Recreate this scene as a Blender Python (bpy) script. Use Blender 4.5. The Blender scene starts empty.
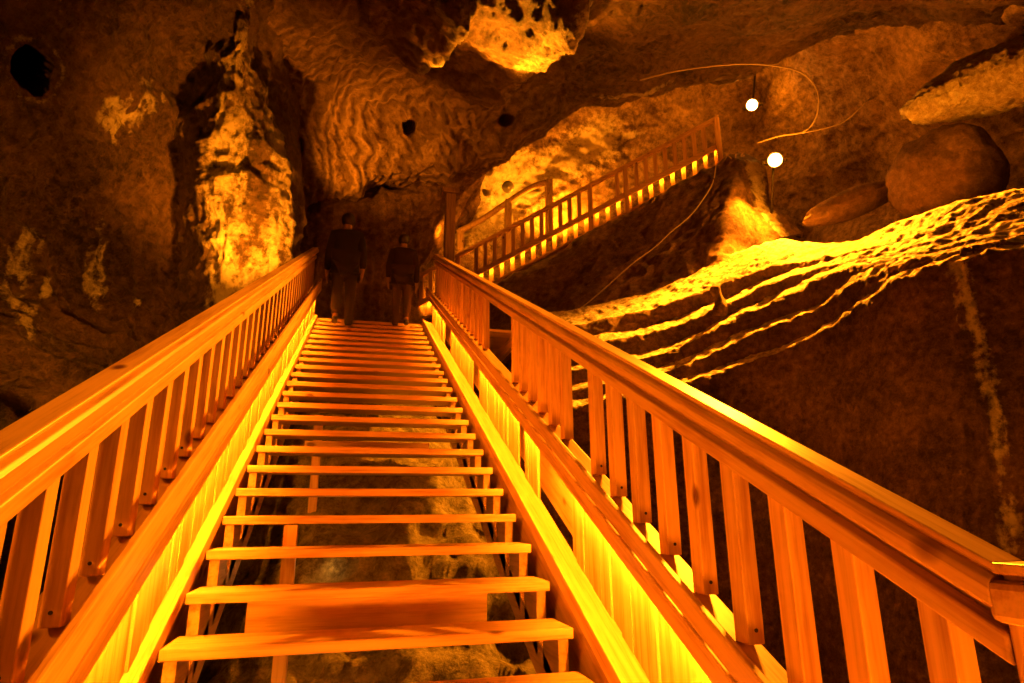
import bpy, bmesh, math, random
import numpy as np
from mathutils import Vector, Matrix
random.seed(7)
sc = bpy.context.scene
COL = sc.collection

# ------------------------------------------------------------------ camera
F = 628.28971; PITCH = .26791041; YAW = .24823564; ROLL = -.00714935
CAM = np.array([-.15844244, -2.75138939, .46940250])
RUN = .32034778; RISE = .15635756; T = RISE / RUN
fwd = np.array([math.sin(YAW)*math.cos(PITCH), math.cos(YAW)*math.cos(PITCH), math.sin(PITCH)])
rgt = np.array([math.cos(YAW), -math.sin(YAW), 0.0]); upv = np.cross(rgt, fwd)
rgt, upv = math.cos(ROLL)*rgt + math.sin(ROLL)*upv, -math.sin(ROLL)*rgt + math.cos(ROLL)*upv
def ray(u, v): return fwd + rgt*((u-512)/F) - upv*((v-341.5)/F)
def at(u, v, d): return CAM + ray(u, v)*d
def onx(u, v, x):
    r = ray(u, v); return CAM + r*((x-CAM[0])/r[0])
cd = bpy.data.cameras.new('camera'); cam = bpy.data.objects.new('camera', cd); COL.objects.link(cam)
cd.sensor_width = 36; cd.lens = F/1024*36; cd.clip_start = .02; cd.clip_end = 200
M = Matrix.Identity(4)
for i in range(3):
    M[i][0], M[i][1], M[i][2], M[i][3] = rgt[i], upv[i], -fwd[i], CAM[i]
cam.matrix_world = M
sc.camera = cam

# ------------------------------------------------------------------ helpers
def tag(o, label=None, cat=None, group=None, kind=None):
    if label: o['label'] = label
    if cat: o['category'] = cat
    if group: o['group'] = group
    if kind: o['kind'] = kind
    return o
def thing(name, label, cat, loc=(0, 0, 0), rz=0, group=None):
    o = bpy.data.objects.new(name, None); COL.objects.link(o); o.empty_display_size = .1
    o.location = loc; o.rotation_euler = (0, 0, rz)
    return tag(o, label, cat, group)
def obj(name, bm, mat, parent=None, smooth=False, bevel=0, loc=None):
    me = bpy.data.meshes.new(name)
    if isinstance(bm, bmesh.types.BMesh):
        bmesh.ops.recalc_face_normals(bm, faces=bm.faces[:]); bm.to_mesh(me); bm.free()
    else:
        me.from_pydata(*bm)
    if mat: me.materials.append(mat)
    if smooth:
        me.polygons.foreach_set('use_smooth', [True]*len(me.polygons))
    o = bpy.data.objects.new(name, me); COL.objects.link(o)
    if parent: o.parent = parent
    if loc is not None: o.location = loc
    if bevel:
        b = o.modifiers.new('bevel', 'BEVEL'); b.width = bevel; b.segments = 2; b.limit_method = 'ANGLE'; b.angle_limit = .6
    return o
def copy_part(o, parent, dl=(0, 0, 0)):
    c = o.copy(); COL.objects.link(c); c.parent = parent; c.location = Vector(o.location)+Vector(dl); return c
def box(bm, x0, x1, y0, y1, z0, z1, M=None):
    vs = [bm.verts.new((x, y, z)) for x in (x0, x1) for y in (y0, y1) for z in (z0, z1)]
    if M is not None:
        for v in vs: v.co = M @ v.co
    for f in ((0, 1, 3, 2), (4, 6, 7, 5), (0, 4, 5, 1), (2, 3, 7, 6), (0, 2, 6, 4), (1, 5, 7, 3)):
        bm.faces.new([vs[i] for i in f])
def sweep(bm, sec, y0, y1, y1s=None):
    """prism of an (x, height over the nosing line) section running up the slope"""
    a = [bm.verts.new((x, y0, T*y0+h)) for x, h in sec]; b = [bm.verts.new((x, y1, T*y1+h)) for x, h in sec]
    n = len(sec)
    bm.faces.new(a); bm.faces.new(b[::-1])
    for i in range(n): bm.faces.new((a[i], b[i], b[(i+1) % n], a[(i+1) % n]))
def rect(x0, x1, h0, h1): return [(x0, h0), (x1, h0), (x1, h1), (x0, h1)]
def beam(bm, p, q, w, h, up=(0, 0, 1)):
    """box beam from p to q, w across, h along up"""
    p = Vector(p); q = Vector(q); d = (q-p).normalized(); s = d.cross(Vector(up)).normalized(); u = Vector(up)
    c = [s*(a*w/2)+u*(b*h/2) for a, b in ((-1, -1), (1, -1), (1, 1), (-1, 1))]
    A = [bm.verts.new(p+k) for k in c]; B = [bm.verts.new(q+k) for k in c]
    bm.faces.new(A); bm.faces.new(B[::-1])
    for i in range(4): bm.faces.new((A[i], B[i], B[(i+1) % 4], A[(i+1) % 4]))
def tube(bm, pts, r, seg=8, smooth_n=6):
    P = [Vector(p) for p in pts]
    if smooth_n > 1 and len(P) > 2:
        Q = []
        for i in range(len(P)-1):
            p0 = P[max(i-1, 0)]; p1 = P[i]; p2 = P[i+1]; p3 = P[min(i+2, len(P)-1)]
            for k in range(smooth_n):
                t = k/smooth_n
                Q.append(.5*((2*p1)+(p2-p0)*t+(2*p0-5*p1+4*p2-p3)*t*t+(3*p1-p0-3*p2+p3)*t**3))
        P = Q+[P[-1]]
    rings = []
    for i, p in enumerate(P):
        d = (P[min(i+1, len(P)-1)]-P[max(i-1, 0)]).normalized()
        a = d.orthogonal().normalized() if i == 0 else (a-d*a.dot(d)).normalized()
        b = d.cross(a)
        rr = r(i/(len(P)-1)) if callable(r) else r
        rings.append([bm.verts.new(p+(a*math.cos(2*math.pi*k/seg)+b*math.sin(2*math.pi*k/seg))*rr) for k in range(seg)])
    for A, B in zip(rings, rings[1:]):
        for k in range(seg): bm.faces.new((A[k], A[(k+1) % seg], B[(k+1) % seg], B[k]))
    bm.faces.new(rings[0][::-1]); bm.faces.new(rings[-1])
def lathe(bm, prof, M, seg=20):
    rings = []
    for r, z in prof:
        rings.append([bm.verts.new(M @ Vector((r*math.cos(2*math.pi*k/seg), r*math.sin(2*math.pi*k/seg), z))) for k in range(seg)])
    for A, B in zip(rings, rings[1:]):
        for k in range(seg): bm.faces.new((A[k], A[(k+1) % seg], B[(k+1) % seg], B[k]))
    bm.faces.new(rings[0][::-1]); bm.faces.new(rings[-1])
def look_matrix(p, target, up=(0, 0, 1)):
    z = (Vector(target)-Vector(p)).normalized(); x = Vector(up).cross(z).normalized(); y = z.cross(x)
    m = Matrix.Identity(4)
    for i in range(3): m[i][0], m[i][1], m[i][2], m[i][3] = x[i], y[i], z[i], p[i]
    return m

# ------------------------------------------------------------------ noise (numpy)
def _hash(i, j, k, seed):
    n = (i*374761393 + j*668265263 + k*2147483647 + seed*974634777) & 0xffffffff
    n = ((n ^ (n >> 13))*1274126177) & 0xffffffff
    n = ((n ^ (n >> 16))*2246822519) & 0xffffffff
    return ((n ^ (n >> 15)) & 0xffff)/65535.0*2-1
def vnoise(P, seed=0):
    I = np.floor(P).astype(np.int64); f = P-I; f = f*f*f*(f*(f*6-15)+10)
    r = 0
    for a in (0, 1):
        for b in (0, 1):
            for c in (0, 1):
                w = (f[..., 0] if a else 1-f[..., 0])*(f[..., 1] if b else 1-f[..., 1])*(f[..., 2] if c else 1-f[..., 2])
                r = r + w*_hash(I[..., 0]+a, I[..., 1]+b, I[..., 2]+c, seed)
    return r
def fbm(P, f=1., octv=5, seed=0, gain=.5, ridged=False):
    r = 0; a = 1; tot = 0
    for o in range(octv):
        n = vnoise(P*f+o*17.3, seed+o)
        if ridged: n = 1-2*np.abs(n)
        r = r+a*n; tot += a; a *= gain; f *= 2.03
    return r/tot

# ------------------------------------------------------------------ materials
def mat(name):
    m = bpy.data.materials.new(name); m.use_nodes = True
    nt = m.node_tree; b = nt.nodes['Principled BSDF']
    return m, nt, b
def N(nt, t, **k):
    n = nt.nodes.new(t)
    for a, v in k.items():
        if a in n.inputs.keys(): n.inputs[a].default_value = v
        else: setattr(n, a, v)
    return n
def ramp(nt, stops, src):
    r = nt.nodes.new('ShaderNodeValToRGB'); e = r.color_ramp.elements
    while len(e) < len(stops): e.new(.5)
    for x, (p, c) in zip(e, stops): x.position = p; x.color = (*c, 1) if len(c) == 3 else c
    nt.links.new(src, r.inputs[0]); return r
def wood(name, axis, base, dark, rough=.42, slope=False):
    """planed pine: grain stretched along one axis, rings, knots, a tone of its own per board"""
    m, nt, b = mat(name); L = nt.links.new
    tc = N(nt, 'ShaderNodeTexCoord'); oi = N(nt, 'ShaderNodeObjectInfo')
    add = N(nt, 'ShaderNodeVectorMath', operation='ADD'); sclr = N(nt, 'ShaderNodeVectorMath', operation='SCALE')
    comb = N(nt, 'ShaderNodeCombineXYZ'); 
    for i in range(3): L(oi.outputs['Random'], comb.inputs[i])
    L(comb.outputs[0], sclr.inputs[0]); sclr.inputs['Scale'].default_value = 13.7
    L(tc.outputs['Object'], add.inputs[0]); L(sclr.outputs[0], add.inputs[1])
    rot = N(nt, 'ShaderNodeVectorRotate', rotation_type='X_AXIS'); L(add.outputs[0], rot.inputs['Vector'])
    rot.inputs['Angle'].default_value = -math.atan(T) if slope else 0
    mp = N(nt, 'ShaderNodeMapping'); L(rot.outputs[0], mp.inputs['Vector'])
    s = [1., 1., 1.]; s['xyz'.index(axis)] = .06; mp.inputs['Scale'].default_value = s
    n1 = N(nt, 'ShaderNodeTexNoise', Scale=26., Detail=5., Roughness=.6); L(mp.outputs[0], n1.inputs['Vector'])
    n2 = N(nt, 'ShaderNodeTexNoise', Scale=110., Detail=3.); L(mp.outputs[0], n2.inputs['Vector'])
    mx = N(nt, 'ShaderNodeMath', operation='MULTIPLY_ADD'); L(n2.outputs[0], mx.inputs[0]); mx.inputs[1].default_value = .35; L(n1.outputs[0], mx.inputs[2])
    c = ramp(nt, [(.46, dark), (.70, base), (.86, tuple(min(1, x*1.12) for x in base))], mx.outputs[0])
    mk = N(nt, 'ShaderNodeMapping'); L(rot.outputs[0], mk.inputs['Vector'])
    s = [1., 1., 1.]; s['xyz'.index(axis)] = .55; mk.inputs['Scale'].default_value = s
    vo = N(nt, 'ShaderNodeTexVoronoi', Scale=3.6); L(mk.outputs[0], vo.inputs['Vector'])
    kn = ramp(nt, [(.05, (1, 1, 1)), (.10, (0, 0, 0))], vo.outputs['Distance'])
    mix = N(nt, 'ShaderNodeMix', data_type='RGBA'); L(kn.outputs[0], mix.inputs[0]); L(c.outputs[0], mix.inputs[6])
    mix.inputs[7].default_value = (dark[0]*.35, dark[1]*.25, dark[2]*.2, 1)
    hs = N(nt, 'ShaderNodeHueSaturation'); L(mix.outputs[2], hs.inputs['Color'])
    mr = N(nt, 'ShaderNodeMapRange'); L(oi.outputs['Random'], mr.inputs[0]); mr.inputs[3].default_value = .85; mr.inputs[4].default_value = 1.12
    L(mr.outputs[0], hs.inputs['Value']); L(hs.outputs[0], b.inputs['Base Color'])
    bp = N(nt, 'ShaderNodeBump', Strength=.12, Distance=.004); L(mx.outputs[0], bp.inputs['Height']); L(bp.outputs[0], b.inputs['Normal'])
    b.inputs['Roughness'].default_value = rough
    return m
PINE = (.68, .43, .19); PINE_D = (.42, .21, .07)
wood_x = wood('pine_across', 'x', PINE, PINE_D)
wood_z = wood('pine_upright', 'z', PINE, PINE_D)
wood_s = wood('pine_sloping', 'y', PINE, PINE_D, rough=.34, slope=True)
wood_y = wood('pine_along', 'y', PINE, PINE_D)
wood_old = wood('old_brown_timber', 'z', (.30, .19, .09), (.16, .09, .04), rough=.6)

def rock(name, base, dark, salt=(.78, .70, .55), scale=1., bump=.6, rough=.8, spec=.25, crust=False, strata=None):
    """mine rock: mottled colour, cracks, grain; the 'salt' vertex attribute marks pale salt crust and painted-in lit areas"""
    m, nt, b = mat(name); L = nt.links.new
    tc = N(nt, 'ShaderNodeTexCoord'); P = tc.outputs['Object']
    n1 = N(nt, 'ShaderNodeTexNoise', Scale=.9*scale, Detail=8., Roughness=.62); L(P, n1.inputs['Vector'])
    n2 = N(nt, 'ShaderNodeTexNoise', Scale=9.*scale, Detail=8., Roughness=.7); L(P, n2.inputs['Vector'])
    n3 = N(nt, 'ShaderNodeTexNoise', Scale=45.*scale, Detail=4., Roughness=.7); L(P, n3.inputs['Vector'])
    a0 = N(nt, 'ShaderNodeMath', operation='MULTIPLY_ADD'); L(n3.outputs[0], a0.inputs[0]); a0.inputs[1].default_value = .45; L(n2.outputs[0], a0.inputs[2])
    ad = N(nt, 'ShaderNodeMath', operation='MULTIPLY_ADD'); L(n1.outputs[0], ad.inputs[0]); ad.inputs[1].default_value = .7; L(a0.outputs[0], ad.inputs[2])
    ad0 = N(nt, 'ShaderNodeMath', operation='MULTIPLY'); L(ad.outputs[0], ad0.inputs[0]); ad0.inputs[1].default_value = .5
    c = ramp(nt, [(.45, dark), (.545, base), (.66, tuple(min(1, x*2.) for x in base))], ad0.outputs[0])
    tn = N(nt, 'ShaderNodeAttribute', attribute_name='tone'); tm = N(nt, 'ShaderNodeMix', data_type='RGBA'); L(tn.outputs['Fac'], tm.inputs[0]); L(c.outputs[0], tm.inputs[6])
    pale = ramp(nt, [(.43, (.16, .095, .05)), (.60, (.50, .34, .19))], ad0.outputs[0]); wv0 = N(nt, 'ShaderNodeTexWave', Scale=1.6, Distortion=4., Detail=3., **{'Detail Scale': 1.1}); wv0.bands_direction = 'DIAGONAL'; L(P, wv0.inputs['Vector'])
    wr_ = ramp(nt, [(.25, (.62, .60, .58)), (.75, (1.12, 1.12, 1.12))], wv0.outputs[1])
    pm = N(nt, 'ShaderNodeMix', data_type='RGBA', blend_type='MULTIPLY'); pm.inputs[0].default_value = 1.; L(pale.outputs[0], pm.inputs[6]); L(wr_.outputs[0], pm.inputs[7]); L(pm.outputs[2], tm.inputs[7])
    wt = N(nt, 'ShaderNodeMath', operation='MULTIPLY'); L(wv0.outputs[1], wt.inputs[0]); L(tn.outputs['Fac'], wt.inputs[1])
    at_ = N(nt, 'ShaderNodeAttribute', attribute_name='salt')
    # ragged edge of the crust
    sm = N(nt, 'ShaderNodeMath', operation='ADD'); L(at_.outputs['Fac'], sm.inputs[0])
    sb = N(nt, 'ShaderNodeMath', operation='MULTIPLY_ADD'); L(n2.outputs[0], sb.inputs[0]); sb.inputs[1].default_value = 1.; sb.inputs[2].default_value = -.5
    L(sb.outputs[0], sm.inputs[1])
    sr = ramp(nt, [(.45, (0, 0, 0)), (.75, (1, 1, 1))], sm.outputs[0])
    mk = N(nt, 'ShaderNodeMath', operation='MULTIPLY'); L(sr.outputs[0], mk.inputs[0])
    st = ramp(nt, [(0., (0, 0, 0)), (.25, (1, 1, 1))], at_.outputs['Fac']); L(st.outputs[0], mk.inputs[1])
    mix = N(nt, 'ShaderNodeMix', data_type='RGBA'); L(mk.outputs[0], mix.inputs[0]); L(tm.outputs[2], mix.inputs[6])
    sc_ = ramp(nt, [(.40, tuple(x*.35 for x in salt)), (.56, salt)], ad0.outputs[0]); L(sc_.outputs[0], mix.inputs[7])
    L(mix.outputs[2], b.inputs['Base Color'])
    h = N(nt, 'ShaderNodeMath', operation='MULTIPLY_ADD'); L(n3.outputs[0], h.inputs[0]); h.inputs[1].default_value = .55; L(n2.outputs[0], h.inputs[2])
    h0_ = N(nt, 'ShaderNodeMath', operation='MULTIPLY_ADD'); L(wt.outputs[0], h0_.inputs[0]); h0_.inputs[1].default_value = 1.3; L(h.outputs[0], h0_.inputs[2])
    hout = h0_.outputs[0]
    vo = N(nt, 'ShaderNodeTexVoronoi', Scale=3.2*scale, feature='DISTANCE_TO_EDGE'); 
    wv = N(nt, 'ShaderNodeVectorMath', operation='ADD'); L(P, wv.inputs[0]); L(n2.outputs['Color'], wv.inputs[1]); L(wv.outputs[0], vo.inputs['Vector'])
    cr = ramp(nt, [(0., (0, 0, 0)), (.06, (1, 1, 1))], vo.outputs['Distance'])
    h2 = N(nt, 'ShaderNodeMath', operation='MULTIPLY_ADD'); L(cr.outputs[0], h2.inputs[0]); h2.inputs[1].default_value = .18; L(hout, h2.inputs[2]); hout = h2.outputs[0]
    if strata:
        w = N(nt, 'ShaderNodeTexWave', Scale=strata[0], Distortion=strata[1], Detail=3., **{'Detail Scale': 1.2}); w.bands_direction = strata[2]
        L(P, w.inputs['Vector'])
        h3 = N(nt, 'ShaderNodeMath', operation='MULTIPLY_ADD'); L(w.outputs[1], h3.inputs[0]); h3.inputs[1].default_value = strata[3]; L(hout, h3.inputs[2]); hout = h3.outputs[0]
    bp = N(nt, 'ShaderNodeBump', Strength=bump, Distance=.18/scale); L(hout, bp.inputs['Height']); L(bp.outputs[0], b.inputs['Normal'])
    b.inputs['Roughness'].default_value = rough; b.inputs['Specular IOR Level'].default_value = spec
    return m
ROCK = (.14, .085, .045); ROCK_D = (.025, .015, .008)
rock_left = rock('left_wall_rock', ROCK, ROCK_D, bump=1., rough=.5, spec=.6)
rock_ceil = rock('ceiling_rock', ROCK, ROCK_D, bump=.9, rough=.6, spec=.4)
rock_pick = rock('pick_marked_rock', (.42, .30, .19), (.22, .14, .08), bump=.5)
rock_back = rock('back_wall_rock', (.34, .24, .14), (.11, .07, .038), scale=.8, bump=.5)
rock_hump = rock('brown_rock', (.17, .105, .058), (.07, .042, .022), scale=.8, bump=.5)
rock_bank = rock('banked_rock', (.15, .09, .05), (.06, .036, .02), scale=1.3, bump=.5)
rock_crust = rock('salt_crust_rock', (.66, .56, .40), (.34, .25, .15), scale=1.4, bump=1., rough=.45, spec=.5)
rock_pit = rock('grey_green_rock', (.22, .19, .09), (.07, .055, .028), bump=.6)

def plain(name, col, rough=.5, metal=0.):
    m, nt, b = mat(name)
    n = N(nt, 'ShaderNodeTexNoise', Scale=30., Detail=3.)
    c = ramp(nt, [(.3, tuple(x*.75 for x in col)), (.75, col)], n.outputs[0]); nt.links.new(c.outputs[0], b.inputs['Base Color'])
    b.inputs['Roughness'].default_value = rough; b.inputs['Metallic'].default_value = metal; return m
def emit(name, col, s):
    m, nt, b = mat(name)
    b.inputs['Base Color'].default_value = (*col, 1); b.inputs['Emission Color'].default_value = (*col, 1); b.inputs['Emission Strength'].default_value = s
    return m
black_metal = plain('black_painted_metal', (.03, .028, .025), .4)
steel = plain('dull_steel', (.35, .33, .30), .45, .8)
cable_m = plain('cable_sheath', (.62, .50, .34), .5)
paint_m = plain('pale_marking_paint', (.34, .24, .14), .8)
LAMP = (1., .25, .005); FLOOD = (1., .20, .004)

# ------------------------------------------------------------------ staircase
K0, K1 = -9, 22
YT = K1*RUN; ZT = K1*RISE
YB = K0*RUN-.1
st = thing('staircase', 'long open-riser pine staircase climbing through the middle of the cave', 'staircase', (0, 0, 0))
bm = bmesh.new(); box(bm, -.8, .8, 0, .275, -.044, 0)
tr = obj('tread', bm, wood_x, st, bevel=.005, loc=(0, K0*RUN, K0*RISE))
for k in range(K0+1, K1): copy_part(tr, st, (0, (k-K0)*RUN, (k-K0)*RISE))
for s in (-1, 1):
    bm = bmesh.new()                                   # sawtooth carriage under the tread ends
    xo, xi = s*.79, s*.745
    for k in range(K0, K1):
        y = k*RUN; z = k*RISE
        sec = [(y+.045, z-.045), (y+.275, z-.045), (y+.275, z-.20), (y+.045, z-.34)]
        a = [bm.verts.new((xo, p, q)) for p, q in sec]; b = [bm.verts.new((xi, p, q)) for p, q in sec]
        bm.faces.new(a); bm.faces.new(b[::-1])
        for i in range(4): bm.faces.new((a[i], b[i], b[(i+1) % 4], a[(i+1) % 4]))
    sweep(bm, rect(min(xo, xi), max(xo, xi), -.45, -.27), YB, YT)
    obj('carriage', bm, wood_y, st)
    x0 = .845 if s > 0 else -.845
    bm = bmesh.new(); sweep(bm, rect(min(x0, x0+s*.045), max(x0, x0+s*.045), -.42, .03), YB, YT)
    obj('stringer', bm, wood_s, st, bevel=.004)
    bm = bmesh.new()
    if s > 0: sweep(bm, [(.822, .012), (.99, -.03), (.99, .025), (.822, .10)], YB, YT)
    else: sweep(bm, rect(-.862, -.802, -.03, .045), YB, YT)
    obj('stringer_cap', bm, wood_s, st, bevel=.005)
bm = bmesh.new(); box(bm, -.56, .50, .36, .40, -.03, .115)
obj('riser_board', bm, wood_x, st, bevel=.004)
bm = bmesh.new(); beam(bm, (-.45, .95, -1.6), (-.45, .95, .42), .07, .07, up=(0, 1, 0))
obj('support_post', bm, wood_z, st, bevel=.004)
bm = bmesh.new(); beam(bm, (-.45, 2.9, -.6), (-.45, 2.9, 1.3), .07, .07, up=(0, 1, 0)); obj('support_post', bm, wood_z, st, bevel=.004)
bm = bmesh.new(); box(bm, -.55, .5, 2.85, 2.9, .95, 1.08); obj('cross_beam', bm, wood_x, st, bevel=.004)
ld = thing('landing', 'wooden landing deck at the top of the long staircase', 'platform', (0, YT, ZT))
bm = bmesh.new()
for i in range(52):
    box(bm, -1.6, 2.6, i*.14, i*.14+.132, -.044, 0)
obj('deck_boards', bm, wood_x, ld)
bm = bmesh.new()
for x in (-1.4, -.4, .6, 1.6, 2.4): box(bm, x-.04, x+.04, 0, 7.2, -.24, -.045)
obj('joists', bm, wood_y, ld)

# ------------------------------------------------------------------ balustrades of the staircase
led_m = emit('led_strip_light', LAMP, 360.)
PITCHB = .229
def balustrade(side, label, ph, skip, Y0, panels):
    """side +1 right, -1 left: lower rail of two boards, lit slats, ledge, balusters, upper rail, handrail"""
    s = side
    root = thing('balustrade', label, 'balustrade', (0, 0, 0))
    def X(x): return s*x
    def sw(name, x0, x1, h0, h1, m=wood_s, y0=Y0, y1=YT, bev=.006):
        bm = bmesh.new(); sweep(bm, rect(min(X(x0), X(x1)), max(X(x0), X(x1)), h0, h1), y0, y1)
        return obj(name, bm, m, root, bevel=bev)
    if s > 0:
        G = dict(A=(.86, .882, .488, .568), B=(.858, .886, .582, .664), led=[(.884, .494), (.902, .512), (.902, .518), (.884, .518)], block=(.882, .93, .520, .56), slat=(.972, .990, .0, .50),
                 ledge=(.925, 1.075, .50, .54), bx=(1.0, 1.056), band=(.985, 1.03, 1.078, 1.132), hr=(.965, 1.055, 1.165, 1.228), top=1.252, topx=(.983, 1.064), groove=(1.035, 1.055, 1.10, 1.18))
    else:
        G = dict(A=(.775, .792, .455, .528), B=(.773, .80, .540, .660), led=[(.794, .462), (.812, .480), (.812, .486), (.794, .486)], block=(.792, .832, .488, .52), slat=(.848, .864, -.05, .50),
                 ledge=(.868, 1.04, .43, .47), bx=(.90, .956), band=(.885, .93, .985, 1.045), hr=(.86, .94, 1.085, 1.155), top=1.178, topx=(.872, .952), groove=(.91, .935, 1.0, 1.10))
    sw('lower_rail', *G['A']); sw('lower_rail', *G['B']); 
    sw('led_shade_block', *G['block'], bev=0); bm = bmesh.new(); sweep(bm, [(X(a), b) for a, b in G['led']], Y0, YT); obj('led_strip', bm, led_m, root)  # hidden filler block added to keep the strip's light out of the groove
    sw('ledge_board', *G['ledge']); sw('upper_rail', *G['band'])
    sw('rail_core', *G['groove'], bev=0)
    # handrail: a moulded body and a slightly proud top board
    x0, x1, h0, h1 = G['hr']; tx0, tx1 = G['topx']; tp = G['top']
    sec = [(x0+.014, h0), (x1-.006, h0), (x1, h0+.006), (x1, h1), (x0+.02, h1), (x0+.006, h1-.006), (x0, h1-.02), (x0, h0+.014)]
    bm = bmesh.new(); sweep(bm, [(X(a), b) for a, b in sec], Y0, YT); obj('handrail', bm, wood_s, root, bevel=.003)
    sw('handrail_cap', tx0, tx1, h1+.009, tp, bev=.004); sw('cap_spacer', tx0+.012, tx1-.012, h1, h1+.009, bev=0)
    # balusters
    bx0, bx1 = G['bx']; lh = G['ledge'][3]; th = G['band'][2]+.03
    bm = bmesh.new()
    w = .07
    xa, xb = min(X(bx0), X(bx1)), max(X(bx0), X(bx1))
    pts = [(0, lh+T*w-.004), (w, lh+T*w-.004), (w, th+T*w), (0, th)]
    a = [bm.verts.new((xa, p, q)) for p, q in pts]; b = [bm.verts.new((xb, p, q)) for p, q in pts]
    bm.faces.new(a); bm.faces.new(b[::-1])
    for i in range(4): bm.faces.new((a[i], b[i], b[(i+1) % 4], a[(i+1) % 4]))
    first = None
    n0 = math.ceil((Y0+.05-ph)/PITCHB); n1 = int((YT-.1-ph)/PITCHB)
    for n in range(n0, n1+1):
        if n in skip: continue
        y = ph+n*PITCHB
        if first is None: first = bl = obj('baluster', bm, wood_z, root, bevel=.004, loc=(0, y, T*y)); yf = y
        else: bl = copy_part(first, root, (0, y-yf, T*(y-yf)))
        if -1.8 < y < .6:       # the screw at the foot of each nearer baluster
            sm_ = bmesh.new(); lathe(sm_, [(.006, -.002), (.006, .0015), (.003, .002)], Matrix.Translation((X(.5*(bx0+bx1)), -.0005, lh+T*w+.035)) @ Matrix.Rotation(math.pi/2, 4, 'X'), 10)
            obj('screw', sm_, black_metal, bl)
    # upright slats below the lower rail, in panels with open gaps between
    for (pa, pb) in panels:
        bm = bmesh.new(); x0, x1, h0, h1 = G['slat']; y = pa; i = 0
        while y < pb-.02:
            e = min(y+.105, pb); dx = random.choice((0, .004, .008, .011))
            xa, xb = sorted((X(x0+dx), X(x1)))
            vs = [bm.verts.new((x, yy, T*yy+hh)) for x in (xa, xb) for yy, hh in ((y, h0), (e-.004, h0), (e-.004, h1), (y, h1))]
            for f in ((0, 1, 2, 3), (4, 7, 6, 5), (0, 4, 5, 1), (2, 6, 7, 3), (0, 3, 7, 4), (1, 5, 6, 2)): bm.faces.new([vs[j] for j in f])
            y = e
        obj('slat_panel', bm, wood_z, root)
    x0, x1, h0, h1 = G['slat']
    sw('backing_board', x1+.10, x1+.12, h0-.05, h1-.04)
    return root, G
YR0 = -1.79
right, GR = balustrade(1, 'pine balustrade on the right of the staircase with glossy handrail', .17, {1, 8, 9, 10, 11}, YR0,
    [(YR0, .495), (1.09, 1.385), (1.57, 2.99), (3.38, 4.94), (5.5, YT)])
left, GL = balustrade(-1, 'pine balustrade on the left of the staircase, brightly lit, closely spaced balusters', .03, set(), -2.9, [(-2.9, YT)])
# newel of the right balustrade at the mitred handrail end
y = YR0; z = T*y
bm = bmesh.new(); box(bm, .985, 1.062, y-.09, y-.004, z-.6, z+1.16); obj('newel_post', bm, wood_z, right, bevel=.008)
bm = bmesh.new(); box(bm, 1.066, 1.40, y-.075, y-.03, z-.6, z+1.16); obj('end_panel', bm, wood_z, right, bevel=.008)
bm = bmesh.new(); box(bm, .965, 1.45, y-.10, y+.01, z+1.15, z+1.222); obj('handrail_return', bm, wood_x, right, bevel=.014)
bm = bmesh.new(); box(bm, .983, 1.45, y-.092, y+.004, z+1.232, z+1.252); obj('handrail_cap', bm, wood_x, right, bevel=.004)
bm = bmesh.new(); box(bm, .995, 1.45, y-.08, y-.008, z+1.22, z+1.234); obj('cap_spacer', bm, wood_x, right)
# lower rails, cap and strip carry on down past the newel (seen under it)
bm = bmesh.new(); sweep(bm, rect(.858, .886, .582, .664), -3.0, YR0); obj('lower_rail', bm, wood_s, right, bevel=.006)
bm = bmesh.new(); sweep(bm, rect(.86, .882, .488, .568), -3.0, YR0); obj('lower_rail', bm, wood_s, right, bevel=.006)
bm = bmesh.new(); sweep(bm, GR['led'], -3.0, YR0); obj('led_strip', bm, led_m, right)
bm = bmesh.new(); sweep(bm, rect(.972, .990, .0, .50), -3.0, YR0); obj('slat_panel', bm, wood_z, right)

# ------------------------------------------------------------------ upper flight
fa = at(462, 253, 16); fb = at(718, 117, 15.5)
fd = fb-fa; fx = Vector((fd[0], fd[1], 0)); flen = fx.length; fx.normalize(); fs = fd[2]/flen
fy = Vector((-fx.y, fx.x, 0))      # away from the camera
uf = thing('upper_balustrade', 'distant timber balustrade rising to the right towards the bright lamps, lit slats below', 'balustrade', tuple(fa), math.atan2(fx.y, fx.x))
def fsweep(name, h0, h1, y0, y1, t0, t1, m, parent=uf, bev=.006):
    bm = bmesh.new()
    a = [bm.verts.new((t0, y, h+fs*t0)) for y, h in ((y0, h0), (y1, h0), (y1, h1), (y0, h1))]
    b = [bm.verts.new((t1, y, h+fs*t1)) for y, h in ((y0, h0), (y1, h0), (y1, h1), (y0, h1))]
    bm.faces.new(a); bm.faces.new(b[::-1])
    for i in range(4): bm.faces.new((a[i], b[i], b[(i+1) % 4], a[(i+1) % 4]))
    return obj(name, bm, m, parent, bevel=bev)
t0 = -2.6; t1 = flen
wood_f = wood('pine_flight', 'x', PINE, PINE_D)
fsweep('handrail', -.07, .03, -.05, .05, t0, t1, wood_f)
fsweep('lower_rail', -.84, -.70, -.03, .03, t0, t1, wood_f)
fsweep('bottom_rail', -1.27, -1.20, .0, .16, t0, t1, wood_f)
fled = fsweep('led_strip', -.83, -.80, .032, .037, t0, t1, emit('upper_led_light', LAMP, 150.), bev=0)
bm = bmesh.new(); box(bm, -.05, .05, -.025, .025, -.75, 0)
fb0 = None; n = 0; t = t0+.1
posts = [ (np.array(at(u, v, 15.8))-fa) for u, v in ((590, 190), (625, 170))]
pts_t = [float(p[0]*fx.x+p[1]*fx.y) for p in posts]+[t1-.05, .12]
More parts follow.
